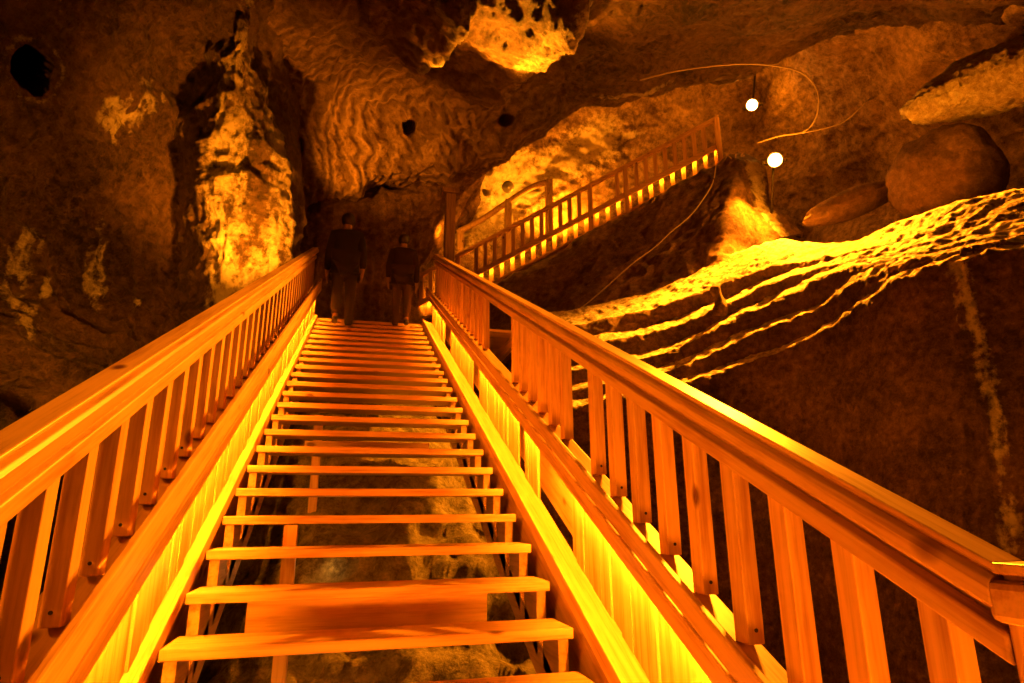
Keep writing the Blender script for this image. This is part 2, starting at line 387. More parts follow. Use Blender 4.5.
while t < t1-.1:
    if min(abs(t-p) for p in pts_t) > .13 and not (pts_t[0]+.1 < t < pts_t[1]-.1 and n % 3):
        if fb0 is None: fb0 = obj('baluster', bm, wood_z, uf, loc=(t, 0, fs*t)); tf = t
        else: copy_part(fb0, uf, (t-tf, 0, fs*(t-tf)))
    t += .24; n += 1
bm = bmesh.new(); box(bm, -.05, .05, .11, .15, -1.22, -.74)
sl0 = None; t = t0+.1
while t < t1-.05:
    if sl0 is None: sl0 = obj('lower_slat', bm, wood_z, uf, loc=(t, .02, fs*t)); tf = t
    else: copy_part(sl0, uf, (t-tf, 0, fs*(t-tf)))
    t += .27
for p in pts_t[:3]:
    bm = bmesh.new(); box(bm, p-.06, p+.06, -.06, .06, fs*p-1.3, fs*p-.02); obj('post', bm, wood_z, uf, bevel=.006)
# treads of the upper flight behind the balustrade
us = thing('upper_staircase', 'upper timber stair flight behind the distant balustrade', 'staircase', tuple(fa), math.atan2(fx.y, fx.x))
bm = bmesh.new(); box(bm, 0, .30, .20, 1.1, -.04, 0)
tr = None; t = t0
while t < t1-.2:
    z = fs*t-1.15
    if tr is None: tr = obj('tread', bm, wood_y, us, loc=(t, 0, z)); tf = t; zf = z
    else: copy_part(tr, us, (t-tf, 0, z-zf))
    t += .32
fsweep('stringer', -1.45, -1.2, 1.1, 1.15, t0, t1, wood_f, us)
# far handrail on dark posts against the lit rock
fr = thing('railing', 'dark timber railing on posts in front of the lit yellow rock', 'railing', tuple(at(460, 255, 17)), 0)
def rel(o, p): return Vector(p)-o.location
pp = [(460, 231, 258), (508, 200, 256), (549, 180, 240)]
for u, v0, v1 in pp:
    bm = bmesh.new(); beam(bm, rel(fr, at(u, v1, 17)), rel(fr, at(u, v0, 17)), .17, .17, up=(0, 1, 0)); obj('post', bm, wood_old, fr, bevel=.008)
bm = bmesh.new(); tube(bm, [rel(fr, at(u, v, 17)) for u, v in ((457, 232), (481, 220), (508, 202), (527, 190), (540, 184), (551, 182))], .085, 8, 4); obj('handrail', bm, wood_old, fr, smooth=True)
bp_ = at(449, 258, 12.3)
pw = thing('timber_post', 'tall rough timber post beside the top of the right handrail', 'post', (bp_[0], bp_[1], ZT))
bm = bmesh.new(); topz = at(449, 186, 12.3)[2]-ZT
box(bm, -.10, .10, -.10, .10, 0, topz); obj('shaft', bm, wood_old, pw, bevel=.015)
bm = bmesh.new(); box(bm, -.17, .17, -.14, .14, topz, topz+.10); obj('cap_block', bm, wood_old, pw, bevel=.01)

# ------------------------------------------------------------------ rock
def catmull(rows, n, c=.55, even=.5):
    """rows (m, k, 3) -> (n, k, 3) smooth through every row; long gaps between rows get more of the samples"""
    rows = np.asarray(rows); m = len(rows)
    ln = np.linalg.norm(np.diff(rows, axis=0), axis=2).mean(1)**even+1e-6
    cum = np.concatenate([[0], np.cumsum(ln)]); t = np.interp(np.linspace(0, cum[-1], n), cum, np.arange(m))
    i = np.clip(np.floor(t).astype(int), 0, m-2); f = (t-i)[:, None, None]
    p0 = rows[np.maximum(i-1, 0)]; p1 = rows[i]; p2 = rows[i+1]; p3 = rows[np.minimum(i+2, m-1)]
    q = .5*((2*p1)+(p2-p0)*f+(2*p0-5*p1+4*p2-p3)*f*f+(3*p1-p0-3*p2+p3)*f**3)
    return c*q+(1-c)*(p1+(p2-p1)*f)
def rock_mesh(name, rows, nu, nv, m, disp=(), salt=None, holes=(), smooth=True, kind='structure', label=None, cat=None, c=.55, blur=0, tone=None):
    """surface through rows of points (each row an equal number of points), roughened along its normals"""
    A = np.array(rows, float)
    A = catmull(A, nv, c)
    A = np.transpose(catmull(np.transpose(A, (1, 0, 2)), nu), (1, 0, 2))
    def normals(A):
        du = np.gradient(A, axis=1); dv = np.gradient(A, axis=0); n = np.cross(du, dv)
        n /= np.linalg.norm(n, axis=2, keepdims=True)+1e-9
        c = CAM-A; n *= np.where((n*c).sum(2, keepdims=True).mean() < 0, -1, 1); return n
    for _ in range(blur):
        A[1:-1] = (A[:-2]+2*A[1:-1]+A[2:])/4; A[:, 1:-1] = (A[:, :-2]+2*A[:, 1:-1]+A[:, 2:])/4
    n0 = normals(A); B = A.copy()
    for _ in range(12):
        p = np.pad(n0, ((1, 1), (1, 1), (0, 0)), 'edge'); n0 = (p[:-2, 1:-1]+p[2:, 1:-1]+p[1:-1, :-2]+p[1:-1, 2:]+n0)/5
    n0 /= np.linalg.norm(n0, axis=2, keepdims=True)+1e-9
    for fn in disp: A = A+n0*fn(B)[..., None]
    for c, r, dep in holes:
        d = np.linalg.norm(B-np.array(c), axis=2); w = np.clip((r*(1+.25*fbm(B, 4., 2, 9))-d)/(r*.14), 0, 1)
        ax = np.array(c)-CAM; ax = ax/np.linalg.norm(ax)+np.array([-.12, 0, .1])   # bored straight in from the stairs' side
        A = A+ax*(w*dep)[..., None]
    idx = np.arange(nu*nv).reshape(nv, nu)
    q = np.stack([idx[:-1, :-1], idx[:-1, 1:], idx[1:, 1:], idx[1:, :-1]], -1).reshape(-1, 4)
    # face the viewer's side
    n = normals(A)
    me = bpy.data.meshes.new(name)
    du = A[0, 1]-A[0, 0]
    v = A.reshape(-1, 3)
    e1 = v[q[:, 1]]-v[q[:, 0]]; e2 = v[q[:, 3]]-v[q[:, 0]]
    if (np.cross(e1, e2)*(n.reshape(-1, 3)[q[:, 0]])).sum() < 0: q = q[:, ::-1]
    me.vertices.add(len(v)); me.vertices.foreach_set('co', v.ravel())
    me.loops.add(q.size); me.loops.foreach_set('vertex_index', q.ravel().astype(np.int32))
    me.polygons.add(len(q)); me.polygons.foreach_set('loop_start', np.arange(0, q.size, 4, dtype=np.int32))
    me.update(calc_edges=True); me.validate()
    me.polygons.foreach_set('use_smooth', [smooth]*len(q))
    at_ = me.attributes.new('salt', 'FLOAT', 'POINT')
    sv = salt(B).ravel() if salt else np.zeros(len(v))
    at_.data.foreach_set('value', sv.astype(np.float32))
    if tone:
        a2 = me.attributes.new('tone', 'FLOAT', 'POINT'); a2.data.foreach_set('value', tone(B).ravel().astype(np.float32))
    me.materials.append(m)
    o = bpy.data.objects.new(name, me); COL.objects.link(o)
    if kind: o['kind'] = kind
    if label: o['label'] = label
    if cat: o['category'] = cat
    sd = o.modifiers.new('thickness', 'SOLIDIFY'); sd.thickness = .06; sd.offset = -1
    return o
def P3(row): return [at(*p) for p in row]
def seg_dist(A, p, q):
    p = np.array(p); q = np.array(q); d = q-p
    t = np.clip(((A-p)@d)/(d@d), 0, 1); return np.linalg.norm(A-(p+t[..., None]*d), axis=2)
def polyline_dist(A, pts):
    return np.min([seg_dist(A, a, b) for a, b in zip(pts, pts[1:])], axis=0)
def rough(f, a, o=5, seed=0, ridged=False, gain=.5): return lambda A: a*fbm(A, f, o, seed, gain, ridged)

# left wall: columns of (u, v, depth) from far left to the turned-back right edge, rows top to bottom
vs = [-260, -120, -20, 60, 130, 200, 260, 310, 370, 430, 520, 720]
def col(us, ds): return list(zip(us, vs, ds))
cols = [
 col([-420]*12, [3.0, 3.6, 4.0, 4.2, 4.3, 4.4, 4.4, 4.4, 4.2, 3.9, 3.6, 3.2]),
 col([-150]*12, [3.8, 4.8, 5.4, 5.6, 5.8, 5.9, 5.9, 5.7, 5.3, 4.8, 4.4, 4.0]),
 col([0]*12,    [4.4, 5.8, 6.6, 7.0, 7.2, 7.3, 7.2, 6.9, 6.3, 5.6, 5.2, 4.8]),
 col([100]*12,  [5.0, 6.8, 7.6, 8.0, 8.3, 8.4, 8.4, 8.1, 7.4, 6.7, 6.2, 5.8]),
 col([185, 185, 188, 184, 180, 178, 178, 180, 180, 180, 180, 180], [5.6, 7.4, 8.5, 9.2, 9.4, 9.5, 9.5, 9.3, 8.8, 8.0, 7.4, 7.0]),
 col([240, 240, 244, 230, 216, 206, 204, 208, 212, 212, 212, 212], [6.0, 7.8, 8.6, 8.8, 8.8, 8.7, 8.7, 8.8, 8.6, 8.2, 7.8, 7.2]),
 col([262, 262, 262, 245, 243, 245, 240, 235, 235, 235, 235, 235], [6.2, 8.0, 8.7, 8.9, 8.8, 8.6, 8.5, 8.6, 8.6, 8.3, 8.0, 7.5]),
 col([285, 285, 285, 268, 282, 292, 280, 262, 258, 258, 258, 258], [6.4, 8.3, 9.2, 9.8, 9.6, 9.2, 9.0, 8.9, 8.9, 8.6, 8.3, 8.0]),
 col([305, 305, 300, 290, 296, 300, 288, 272, 268, 268, 268, 268], [7.0, 9.2, 10.6, 11.6, 11.2, 10.6, 10.2, 10., 10, 9.7, 9.3, 9.0]),
 col([310, 310, 303, 300, 300, 302, 290, 276, 272, 272, 272, 272], [8.5, 11, 12.6, 13.6, 13.6, 13.4, 13, 13, 13, 12.6, 12.3, 12.]),
]
rows = [[at(*c[i]) for c in cols] for i in range(12)]
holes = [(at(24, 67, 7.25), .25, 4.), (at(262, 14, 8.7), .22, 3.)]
colline = [at(u, v, d) for u, v, d in ((262, 20, 8.6), (238, 70, 8.8), (226, 130, 8.7), (222, 200, 8.6), (226, 260, 8.5), (220, 300, 8.6))]
colline2 = [at(u, v, d) for u, v, d in ((278, 95, 9.6), (285, 140, 9.4), (283, 200, 9.1), (268, 250, 8.9), (250, 285, 8.7))]
streaks = [[at(u, v, d) for u, v, d in s] for s in (
 ((110, 225, 8.4), (98, 270, 8.3), (92, 310, 8.2)), ((125, 240, 8.5), (118, 300, 8.3)), ((40, 235, 7.6), (25, 300, 7.2), (18, 350, 6.9)), ((62, 250, 7.8), (50, 290, 7.6)), ((145, 255, 8.8), (135, 305, 8.6)),
 ((110, 125, 8.3), (165, 95, 8.8)), ((100, 102, 8.2), (118, 98, 8.3)))]
widths = [.24, .12, .26, .12, .10, .42, .16]
def salt_lit_left(A):
    w = np.clip(1.1-polyline_dist(A, colline)/.62, 0, 1)*.9
    w = np.maximum(w, np.clip(1.2-polyline_dist(A, colline2)/.42, 0, 1)*.85)
    w = w*np.clip(.62+.75*fbm(A*np.array([4.5, 4.5, 1.3]), 1., 5, 37, .6, True), .1, 1.)
    for s, r in zip(streaks, widths): w = np.maximum(w, np.clip(1.3-1.2*polyline_dist(A, s)/r, 0, 1)*np.clip(.46+.75*fbm(A*np.array([9, 9, 2.2]), 1., 4, 93, .65, True), 0, .9))
    w = np.maximum(w, .5*np.exp(-((np.linalg.norm(A-np.array(holes[0][0]), axis=2)-.34)/.07)**2))  # pale ring painted round the drill hole as its lit rim
    w = w+.22*np.clip(fbm(A, 1.6, 4, 91)*2.5-.4, 0, 1)
    return np.clip(w, 0, 1)
def drip(A):   # vertical drips on the crust column
    w = np.clip(1.2-polyline_dist(A, colline)/.7, 0, 1)
    Q = A*np.array([5, 5, 1.1]); return w*(.07*fbm(Q, 1., 4, 33, .5, True)+.02*fbm(A, 7, 3, 12, .6))
rock_mesh('wall_left', rows, 420, 380, rock_left, [rough(.55, .35, 4, 3), rough(1.7, .11, 5, 5, True), rough(6, .05, 4, 8, True), drip], salt_lit_left, holes)

# ceiling over the stairs, its hanging lower edge and the pick-marked face
us = [150, 250, 300, 340, 385, 430, 470, 505, 545, 570, 640, 700, 760, 820, 880, 940, 1010, 1120, 1300]
edge = [205, 205, 200, 190, 178, 172, 158, 138, 108, 90, 82, 68, 58, 44, 34, 24, 8, -20, -60]
de = [13.2, 13.4, 13.6, 13.8, 14, 14, 14, 13.8, 13.4, 13.2, 13, 13, 12.8, 12.3, 11.6, 10.6, 9.6, 8.6, 7.5]
def crow(f, fd): return [at(u, f(i), fd(i)) for i, u in enumerate(us)]
mid = [95, 90, 88, 88, 96, 100, 96, 84, 66, 55, 45, 36, 28, 18, 8, -2, -20, -50, -90]
rows = [
 [at(u, -420, 3.2) for u in us],
 [at(u, -240, 4.8) for u in us],
 [at(u, -110, 6.8) for u in us],
 [at(u, -30, 8.6-.0012*max(0, u-700)*2) for u in us],
 [at(u, 25 if u < 600 else 8-max(0, u-760)*.15, 10.2-.004*max(0, u-750)) for u in us],
 crow(lambda i: mid[i], lambda i: de[i]-1.2),
 crow(lambda i: .5*(mid[i]+edge[i]), lambda i: de[i]-.5),
 crow(lambda i: edge[i], lambda i: de[i]),
 crow(lambda i: edge[i]+5, lambda i: de[i]+.9),
 crow(lambda i: edge[i]-4, lambda i: de[i]+2.6),
 crow(lambda i: edge[i]-40, lambda i: de[i]+4.),
]
pc = at(380, 135, 13.3)
def pick(A):
    d = np.linalg.norm((A-pc)*np.array([.36, .3, .75]), axis=2); w = np.clip(1.5-d, 0, 1)
    q = (A[..., 2]*.8+A[..., 0]*.6)*20+1.4*fbm(A, 1.6, 2, 55)
    return w*(.085*np.abs(np.sin(q))*(.6+.4*np.sin(A[..., 0]*9+A[..., 2]*4+3*fbm(A, 1.5, 2, 5))))
crest_s = [[at(u, v, d) for u, v, d in s] for s in (
  ((590, -30, 8.3), (555, 20, 9.8), (530, 55, 10.8), (505, 75, 11.6)), ((560, -20, 8.6), (520, 40, 10.6)),
  ((470, -10, 8.9), (440, 25, 10.2), (425, 45, 10.8)), ((520, 60, 12), (512, 115, 13)), ((548, 110, 13.3), (565, 88, 13), (640, 80, 12.9), (700, 68, 12.8)))]
def salt_lit_ceil(A):  # crust tone along the crests, also painting in their lit edges
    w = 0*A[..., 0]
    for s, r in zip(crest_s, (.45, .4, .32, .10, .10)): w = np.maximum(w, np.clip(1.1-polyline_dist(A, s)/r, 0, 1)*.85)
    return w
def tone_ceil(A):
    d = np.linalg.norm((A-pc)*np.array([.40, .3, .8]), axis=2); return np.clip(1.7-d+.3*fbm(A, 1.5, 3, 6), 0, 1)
def strata_c(A): return .07*np.sin(A[..., 2]*7+A[..., 0]*1.5+3*fbm(A, .7, 3, 73))*np.clip(fbm(A, .5, 2, 74)*3+.3, 0, 1)
def ridge(line, h, wl, wr):
    pts = np.array(line)
    def fn(A):
        best = np.full(A.shape[:2], 1e9); sgn = np.zeros(A.shape[:2])
        for a, b in zip(pts, pts[1:]):
            d = b-a; t = np.clip(((A-a)@d)/(d@d), 0, 1); w = A-(a+t[..., None]*d); l = np.linalg.norm(w, axis=2)
            m_ = l < best; best = np.where(m_, l, best); sgn = np.where(m_, np.sign(w@rgt), sgn)
        best = best*(1+.3*fbm(A, 2., 3, 77))
        return h*np.where(sgn < 0, np.exp(-(best/wl)**2), np.clip(1-best/wr, 0, 1))
    return fn
chole = [(at(408, 133, 13.3), .20, 2.), (at(296, 141, 13.1), .2, 2.), (at(505, 110, 13.4), .2, 2.)]
rock_mesh('ceiling', rows, 480, 360, rock_ceil, [rough(.45, .55, 4, 21), rough(1.3, .13, 5, 25, True), rough(5, .055, 4, 28, True), pick, strata_c, ridge(crest_s[0], .6, .8, .22), ridge(crest_s[2], .45, .45, .2)], salt_lit_ceil, chole, tone=tone_ceil)

# back wall behind the upper flight
us = [230, 300, 360, 420, 470, 520, 570, 620, 680, 740, 800, 860, 930, 1020, 1180]
db = [16, 16, 16.3, 16.8, 17.6, 18, 18.2, 18.2, 17.8, 17, 15.6, 14.2, 12.8, 11.5, 10]
vsb = [-20, 50, 100, 140, 180, 220, 260, 310, 380, 470]
off = [-2.5, -1.2, -.4, .1, .2, 0, -.3, -.9, -2., -3.4]
rows = [[at(u, v, d+o) for u, d in zip(us, db)] for v, o in zip(vsb, off)]
bands = [[at(u, v, d) for u, v, d in s] for s in (((470, 235, 17.6), (520, 190, 18), (570, 160, 18.2), (600, 140, 18.2)), ((450, 215, 17.4), (480, 190, 17.8), (520, 160, 18)),
    ((590, 150, 18.2), (640, 132, 18.2), (700, 112, 17.8)))]
def lit_back(A):  # pale bands painted in to brighten the lit rock behind the flight
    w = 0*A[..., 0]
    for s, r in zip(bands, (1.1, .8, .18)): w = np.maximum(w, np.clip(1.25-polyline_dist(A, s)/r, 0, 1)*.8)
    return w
bholes = [(at(u, v, 17.9), r, .35) for u, v, r in ((542, 171, .13), (499, 179, .12), (485, 194, .12), (470, 197, .10), (476, 215, .09))]
def tilt_strata(A): return .10*np.sin((A[..., 2]-A[..., 0]*.75)*2.6+2.5*fbm(A, .6, 3, 71))
rock_mesh('wall_back', rows, 420, 300, rock_back, [rough(.5, .45, 4, 41), tilt_strata, rough(2., .12, 5, 44, True), rough(7, .03, 3, 47)], lit_back, bholes)
# dark slanting ledge in front of the back wall, below the pick-marked face
rows = [P3(r) for r in (
 [(240, 215, 16), (300, 205, 16), (380, 205, 16), (450, 180, 16.4), (510, 145, 16.6), (550, 118, 16.6)],
 [(240, 205, 14.6), (300, 197, 14.8), (380, 192, 15), (440, 168, 15.3), (500, 135, 15.6), (546, 112, 15.8)],
 [(240, 225, 14.2), (300, 215, 14.4), (380, 212, 14.7), (430, 196, 15), (478, 168, 15.3), (520, 135, 15.8)],
 [(240, 262, 14.2), (300, 250, 14.5), (380, 240, 14.9), (420, 222, 15.3), (455, 195, 15.6), (500, 155, 16)],
 [(240, 320, 14), (300, 310, 14.2), (380, 300, 15), (412, 262, 15.8), (440, 225, 16.2), (485, 172, 16.6)],
 [(240, 420, 13.5), (300, 420, 13.8), (370, 420, 14.6), (405, 360, 16), (430, 290, 17), (475, 200, 17.5)])]
rock_mesh('rock_ledge', rows, 260, 180, rock_hump, [rough(.7, .25, 4, 61), rough(2., .14, 5, 64, True), rough(7, .03, 3, 66)])

# brown hump under the upper flight, its right flank falls away to the lower lamp
rows = [P3(r) for r in (
 [(430, 330, 17.2), (490, 284, 17.2), (560, 252, 17.2), (620, 222, 17), (680, 190, 16.6), (712, 190, 16.2), (735, 185, 15.6), (752, 190, 15), (775, 215, 14.4), (800, 238, 13.8)],
 [(430, 320, 16), (490, 286, 15.5), (560, 252, 15.4), (620, 218, 15.3), (680, 186, 15.1), (712, 172, 14.8), (740, 160, 14.6), (757, 168, 14.2), (772, 205, 13.8), (800, 236, 13.4)],
 [(430, 330, 15.2), (490, 295, 15.0), (560, 262, 14.9), (620, 229, 14.8), (680, 196, 14.6), (712, 182, 14.4), (738, 164, 14.2), (748, 182, 13.8), (756, 212, 13.4), (775, 240, 12.9)],
 [(430, 345, 14.4), (490, 320, 14.4), (560, 290, 14.4), (620, 262, 14.2), (680, 230, 13.9), (708, 206, 13.7), (735, 180, 13.6), (742, 205, 13.2), (746, 230, 12.8), (760, 258, 12.2)],
 [(430, 375, 13.4), (490, 350, 13.4), (560, 315, 13.4), (620, 290, 13.2), (670, 268, 12.9), (700, 248, 12.8), (722, 222, 12.7), (730, 238, 12.4), (735, 258, 12), (748, 280, 11.5)],
 [(430, 430, 12), (490, 400, 12), (560, 355, 12), (620, 330, 12), (670, 312, 11.9), (700, 300, 11.8), (715, 290, 11.6), (725, 290, 11.4), (735, 300, 11.1), (748, 310, 10.8)])]
def lit_spur(A):  # pale tone painted where the spur catches the lower lamp's light
    w = np.clip(1.2-polyline_dist(A, [at(752, 170, 14.1), at(757, 210, 13.6), at(778, 238, 13.2)])/.35, 0, 1)
    return w*.8
rock_mesh('rock_hump', rows, 340, 240, rock_hump, [rough(.6, .22, 4, 81), rough(2.2, .07, 4, 84, True), rough(7, .02, 3, 86)], lit_spur)

# stepped bank on the right: lit slopes and dark risers, then the tall dark face
bu = [520, 580, 640, 690, 740, 780, 820, 860, 900, 960, 1024, 1200]
L_ = [
 ('c', [318, 309, 295, 276, 252, 243, 246, 240, 222, 203, 190, 150]),
 ('s', [338, 327, 312, 296, 280, 266, 258, 252, 243, 228, 217, 190]),
 ('f', [350, 340, 328, 312, 294, 276, 264, 254, 246, 231, 220, 194]),
 ('s', [357, 347, 335, 319, 300, 282, 269, 259, 251, 237, 227, 206]),
 ('f', [372, 364, 353, 336, 312, 295, 276, 263, 254, 240, 230, 210]),
 ('s', [378, 370, 359, 342, 318, 301, 281, 268, 258, 245, 235, 218]),
 ('f', [395, 384, 372, 356, 334, 319, 305, 275, 261, 248, 238, 222]),
 ('s', [400, 389, 377, 362, 341, 325, 310, 281, 265, 252, 243, 230]),
 ('f', [410, 400, 388, 376, 360, 347, 332, 304, 276, 258, 247, 234]),
 ('s', [414, 405, 393, 381, 365, 351, 335, 307, 279, 261, 249, 236]),
 ('f', [470, 462, 450, 430, 410, 400, 390, 370, 345, 330, 310, 290]),
 ('f', [560, 550, 540, 520, 500, 490, 480, 460, 440, 420, 400, 380]),
 ('f', [800, 800, 800, 800, 800, 800, 800, 800, 800, 800, 800, 800]),
]
dc = [12, 12, 12.1, 12.1, 12, 11.6, 11, 10.3, 9.6, 8.8, 8.2, 7.0]
offs = [0, 1.0, 1.06, 1.46, 1.52, 1.88, 1.94, 2.26, 2.32, 2.6]
rows = []
rows.append([at(u, v+25, d+3) for u, v, d in zip(bu, L_[0][1], dc)])
rows.append([at(u, v+4, d+1) for u, v, d in zip(bu, L_[0][1], dc)])
hl = lambda u, v: math.hypot(ray(u, v)[0], ray(u, v)[1])
for n_, (k, vv) in enumerate(L_):
    sca = [float(np.interp(u, [780, 900, 1024], [1, .8, .6])) for u in bu]
    if n_ < 10: D = [d-offs[n_]*q for d, q in zip(dc, sca)]
    else: D = [(d-offs[9]*q)*hl(u, L_[9][1][i])/hl(u, v)-(.0, .1, .5)[n_-10] for i, (u, d, q, v) in enumerate(zip(bu, dc, sca, vv))]
    rows.append([at(u, v, d) for u, v, d in zip(bu, vv, D)])
BANK = rows
def lerp_row(r, u):   # point of a bank row at column u
    f = np.interp(u, bu, range(len(bu))); i = min(int(f), len(bu)-2); return np.array(r[i])*(1-(f-i))+np.array(r[i+1])*(f-i)
streakp = []
for u, v in ((958, 255), (968, 310), (985, 360), (998, 420), (1004, 480), (1012, 560)):
    # walk down the dark face
    c = [lerp_row(r, u) for r in rows[11:]]
    def vv_(p): w = p-CAM; return 341.5-F*(w@upv)/(w@fwd)
    vl = [vv_(p) for p in c]; k = np.interp(v, vl, range(len(vl))); i = min(int(k), len(c)-2); streakp.append(c[i]*(1-(k-i))+c[i+1]*(k-i))
s2 = [streakp[3]+np.array([-.35, .1, -.2]), streakp[5]+np.array([-.38, .1, .2])]
def salt_lit_bank(A):
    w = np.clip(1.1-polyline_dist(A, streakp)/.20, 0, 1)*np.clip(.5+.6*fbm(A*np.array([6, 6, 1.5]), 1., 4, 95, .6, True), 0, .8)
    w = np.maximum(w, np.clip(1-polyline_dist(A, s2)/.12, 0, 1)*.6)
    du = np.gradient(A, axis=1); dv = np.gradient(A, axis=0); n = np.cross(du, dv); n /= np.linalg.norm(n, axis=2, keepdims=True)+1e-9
    w = np.maximum(w, np.clip((np.abs(n[..., 2])-.55)*4, 0, 1)*.7)   # crust on the flatter treads, painted pale to strengthen their lit look
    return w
rock_mesh('wall_right', rows, 560, 520, rock_bank, [rough(.8, .07, 4, 101), rough(3.5, .045, 5, 104, True), rough(11, .02, 4, 107)], salt_lit_bank, c=0., blur=4)

def boulder(name, label, c, size, rot, m, seed, a=.16):
    bm = bmesh.new(); bmesh.ops.create_icosphere(bm, subdivisions=5, radius=1)
    co = np.array([v.co for v in bm.verts])
    n = 1+a*fbm(co, 1.3, 5, seed)+a*.35*fbm(co, 4., 4, seed+3, .6, True)
    for v, k in zip(bm.verts, n): v.co = Vector((v.co.x*size[0]*k, v.co.y*size[1]*k, v.co.z*size[2]*k))
    R = Matrix.Rotation(rot[1], 4, 'Y') @ Matrix.Rotation(rot[0], 4, 'X'); R = Matrix.Rotation(rot[2], 4, 'Z') @ R
    bmesh.ops.transform(bm, matrix=R, verts=bm.verts)
    o = obj(name, bm, m, smooth=True, loc=tuple(c)); tag(o, label, 'rock'); return o
boulder('boulder', 'large rounded brown boulder above the lit ledge at the right edge', at(946, 178, 10.8), (.86, .8, .82), (0, 0, -.3), rock_hump, 5)
boulder('boulder', 'low elongated rock lying left of the rounded boulder behind the lit ledge', at(851, 204, 11.8), (.95, .4, .24), (0, -.34, -.3), rock_hump, 9)
# pale jagged outcrop hanging at the upper right
rows = [P3(r) for r in (
 [(903, 118, 11), (925, 92, 11), (960, 62, 10.6), (1000, 46, 10), (1060, 20, 9), (1150, -20, 8)],
 [(905, 114, 10), (930, 86, 9.7), (963, 68, 9.3), (1003, 50, 8.8), (1060, 26, 8.2), (1150, -10, 7.4)],
 [(908, 113, 9.8), (935, 98, 9.4), (968, 84, 9.1), (1005, 68, 8.6), (1060, 46, 8.0), (1150, 15, 7.2)],
 [(912, 116, 9.9), (940, 112, 9.6), (972, 104, 9.4), (1005, 98, 9), (1060, 80, 8.4), (1150, 55, 7.6)],
 [(912, 120, 11), (940, 118, 11), (972, 114, 10.8), (1005, 106, 10.4), (1060, 92, 9.6), (1150, 70, 8.6)])]
rock_mesh('rock_outcrop', rows, 200, 110, rock_crust, [rough(1.2, .12, 4, 121), rough(4, .08, 5, 124, True, .6)])

# rocky ground under and beside the stairs
gx = [-3, -2, -1.4, -1., -.5, .3, .9, 1.2, 1.5, 2.2]
rows = []
for y in (-6, -4, -2.5, -1, .3, 1.5, 3, 5, 7, 9, 12, 15):
    rows.append([np.array([x, y, T*min(y, 7.5)-1.25-.35*math.sin(y*1.3+x)+.25*math.cos(x*2.1)-(2.2*max(0, abs(x)-1.0))]) for x in gx])
rock_mesh('floor', rows, 200, 260, rock_pit, [rough(.7, .3, 4, 141), rough(2.1, .16, 4, 143, True), rough(7, .03, 3, 145)])

# ------------------------------------------------------------------ small rock things
def upright_stone():
    p = at(720, 312, 10.6)
    bm = bmesh.new(); tube(bm, [(0, 0, -.1), (.03, 0, .1), (.0, 0, .25), (-.04, .01, .38), (-.05, .0, .46)], lambda t: .13*(1-.55*t)+.02*math.sin(t*9), 12, 5)
    o = obj('upright_stone', bm, rock_hump, smooth=True, loc=tuple(p)); tag(o, 'small dark upright stone standing on the lit stepped bank', 'stone')
upright_stone()
def bolt(p, target, label):
    Mx = look_matrix((0, 0, 0), Vector(target)-Vector(p))
    r = thing('rock_bolt', label, 'bolt', tuple(p))
    bm = bmesh.new(); lathe(bm, [(.17, -.05), (.17, .0), (.13, .02), (.06, .03)], Mx); obj('plate', bm, steel, r)
    bm = bmesh.new(); lathe(bm, [(.05, .02), (.05, .09), (.03, .10)], Mx, 6); obj('nut', bm, steel, r)
bolt(at(508, 187, 17.45), CAM, 'round steel rock bolt plate on the lit rock above the dark railing')

# ------------------------------------------------------------------ floodlights
LAMPD = [(752, 105, 15.4), (775, 160, 12.5)]
bulb_m = emit('floodlight_glow', (1., .55, .12), 45.)
def floodlight(p, aim, label, foot):
    p = Vector(p); Mx = look_matrix((0, 0, 0), Vector(aim)-p)
    r = thing('floodlight', label, 'lamp', tuple(p))
    bm = bmesh.new(); lathe(bm, [(.05, -.20), (.09, -.18), (.135, -.03), (.15, .0), (.15, .02), (.135, .02), (.13, .005)], Mx, 24); obj('housing', bm, black_metal, r, smooth=False)
    bm = bmesh.new(); lathe(bm, [(.128, .008), (.128, .02), (.09, .045), (.03, .055)], Mx, 24); obj('lens', bm, bulb_m, r, smooth=True)
    bm = bmesh.new(); tube(bm, [Mx @ Vector((.20, 0, -.02)), Mx @ Vector((.21, -.05, -.12)), Mx @ Vector((.0, -.10, -.28)), Mx @ Vector((-.21, -.05, -.12)), Mx @ Vector((-.20, 0, -.02))], .014, 8, 5); obj('bracket', bm, black_metal, r, smooth=True)
    bm = bmesh.new(); tube(bm, [Mx @ Vector((0, -.10, -.28)), Vector(foot)-p], .025, 8, 1); obj('mounting_pole', bm, black_metal, r, smooth=True)
    return r
l1 = at(*LAMPD[0]); l2 = at(*LAMPD[1])
floodlight(l1, CAM+np.array([1., 1, 0]), 'upper floodlight glaring above the end of the distant balustrade', at(757, 50, 16.))
floodlight(l2, CAM+np.array([2., 0, 0]), 'lower floodlight glaring beside the brightly lit rock spur', at(771, 222, 13.5))

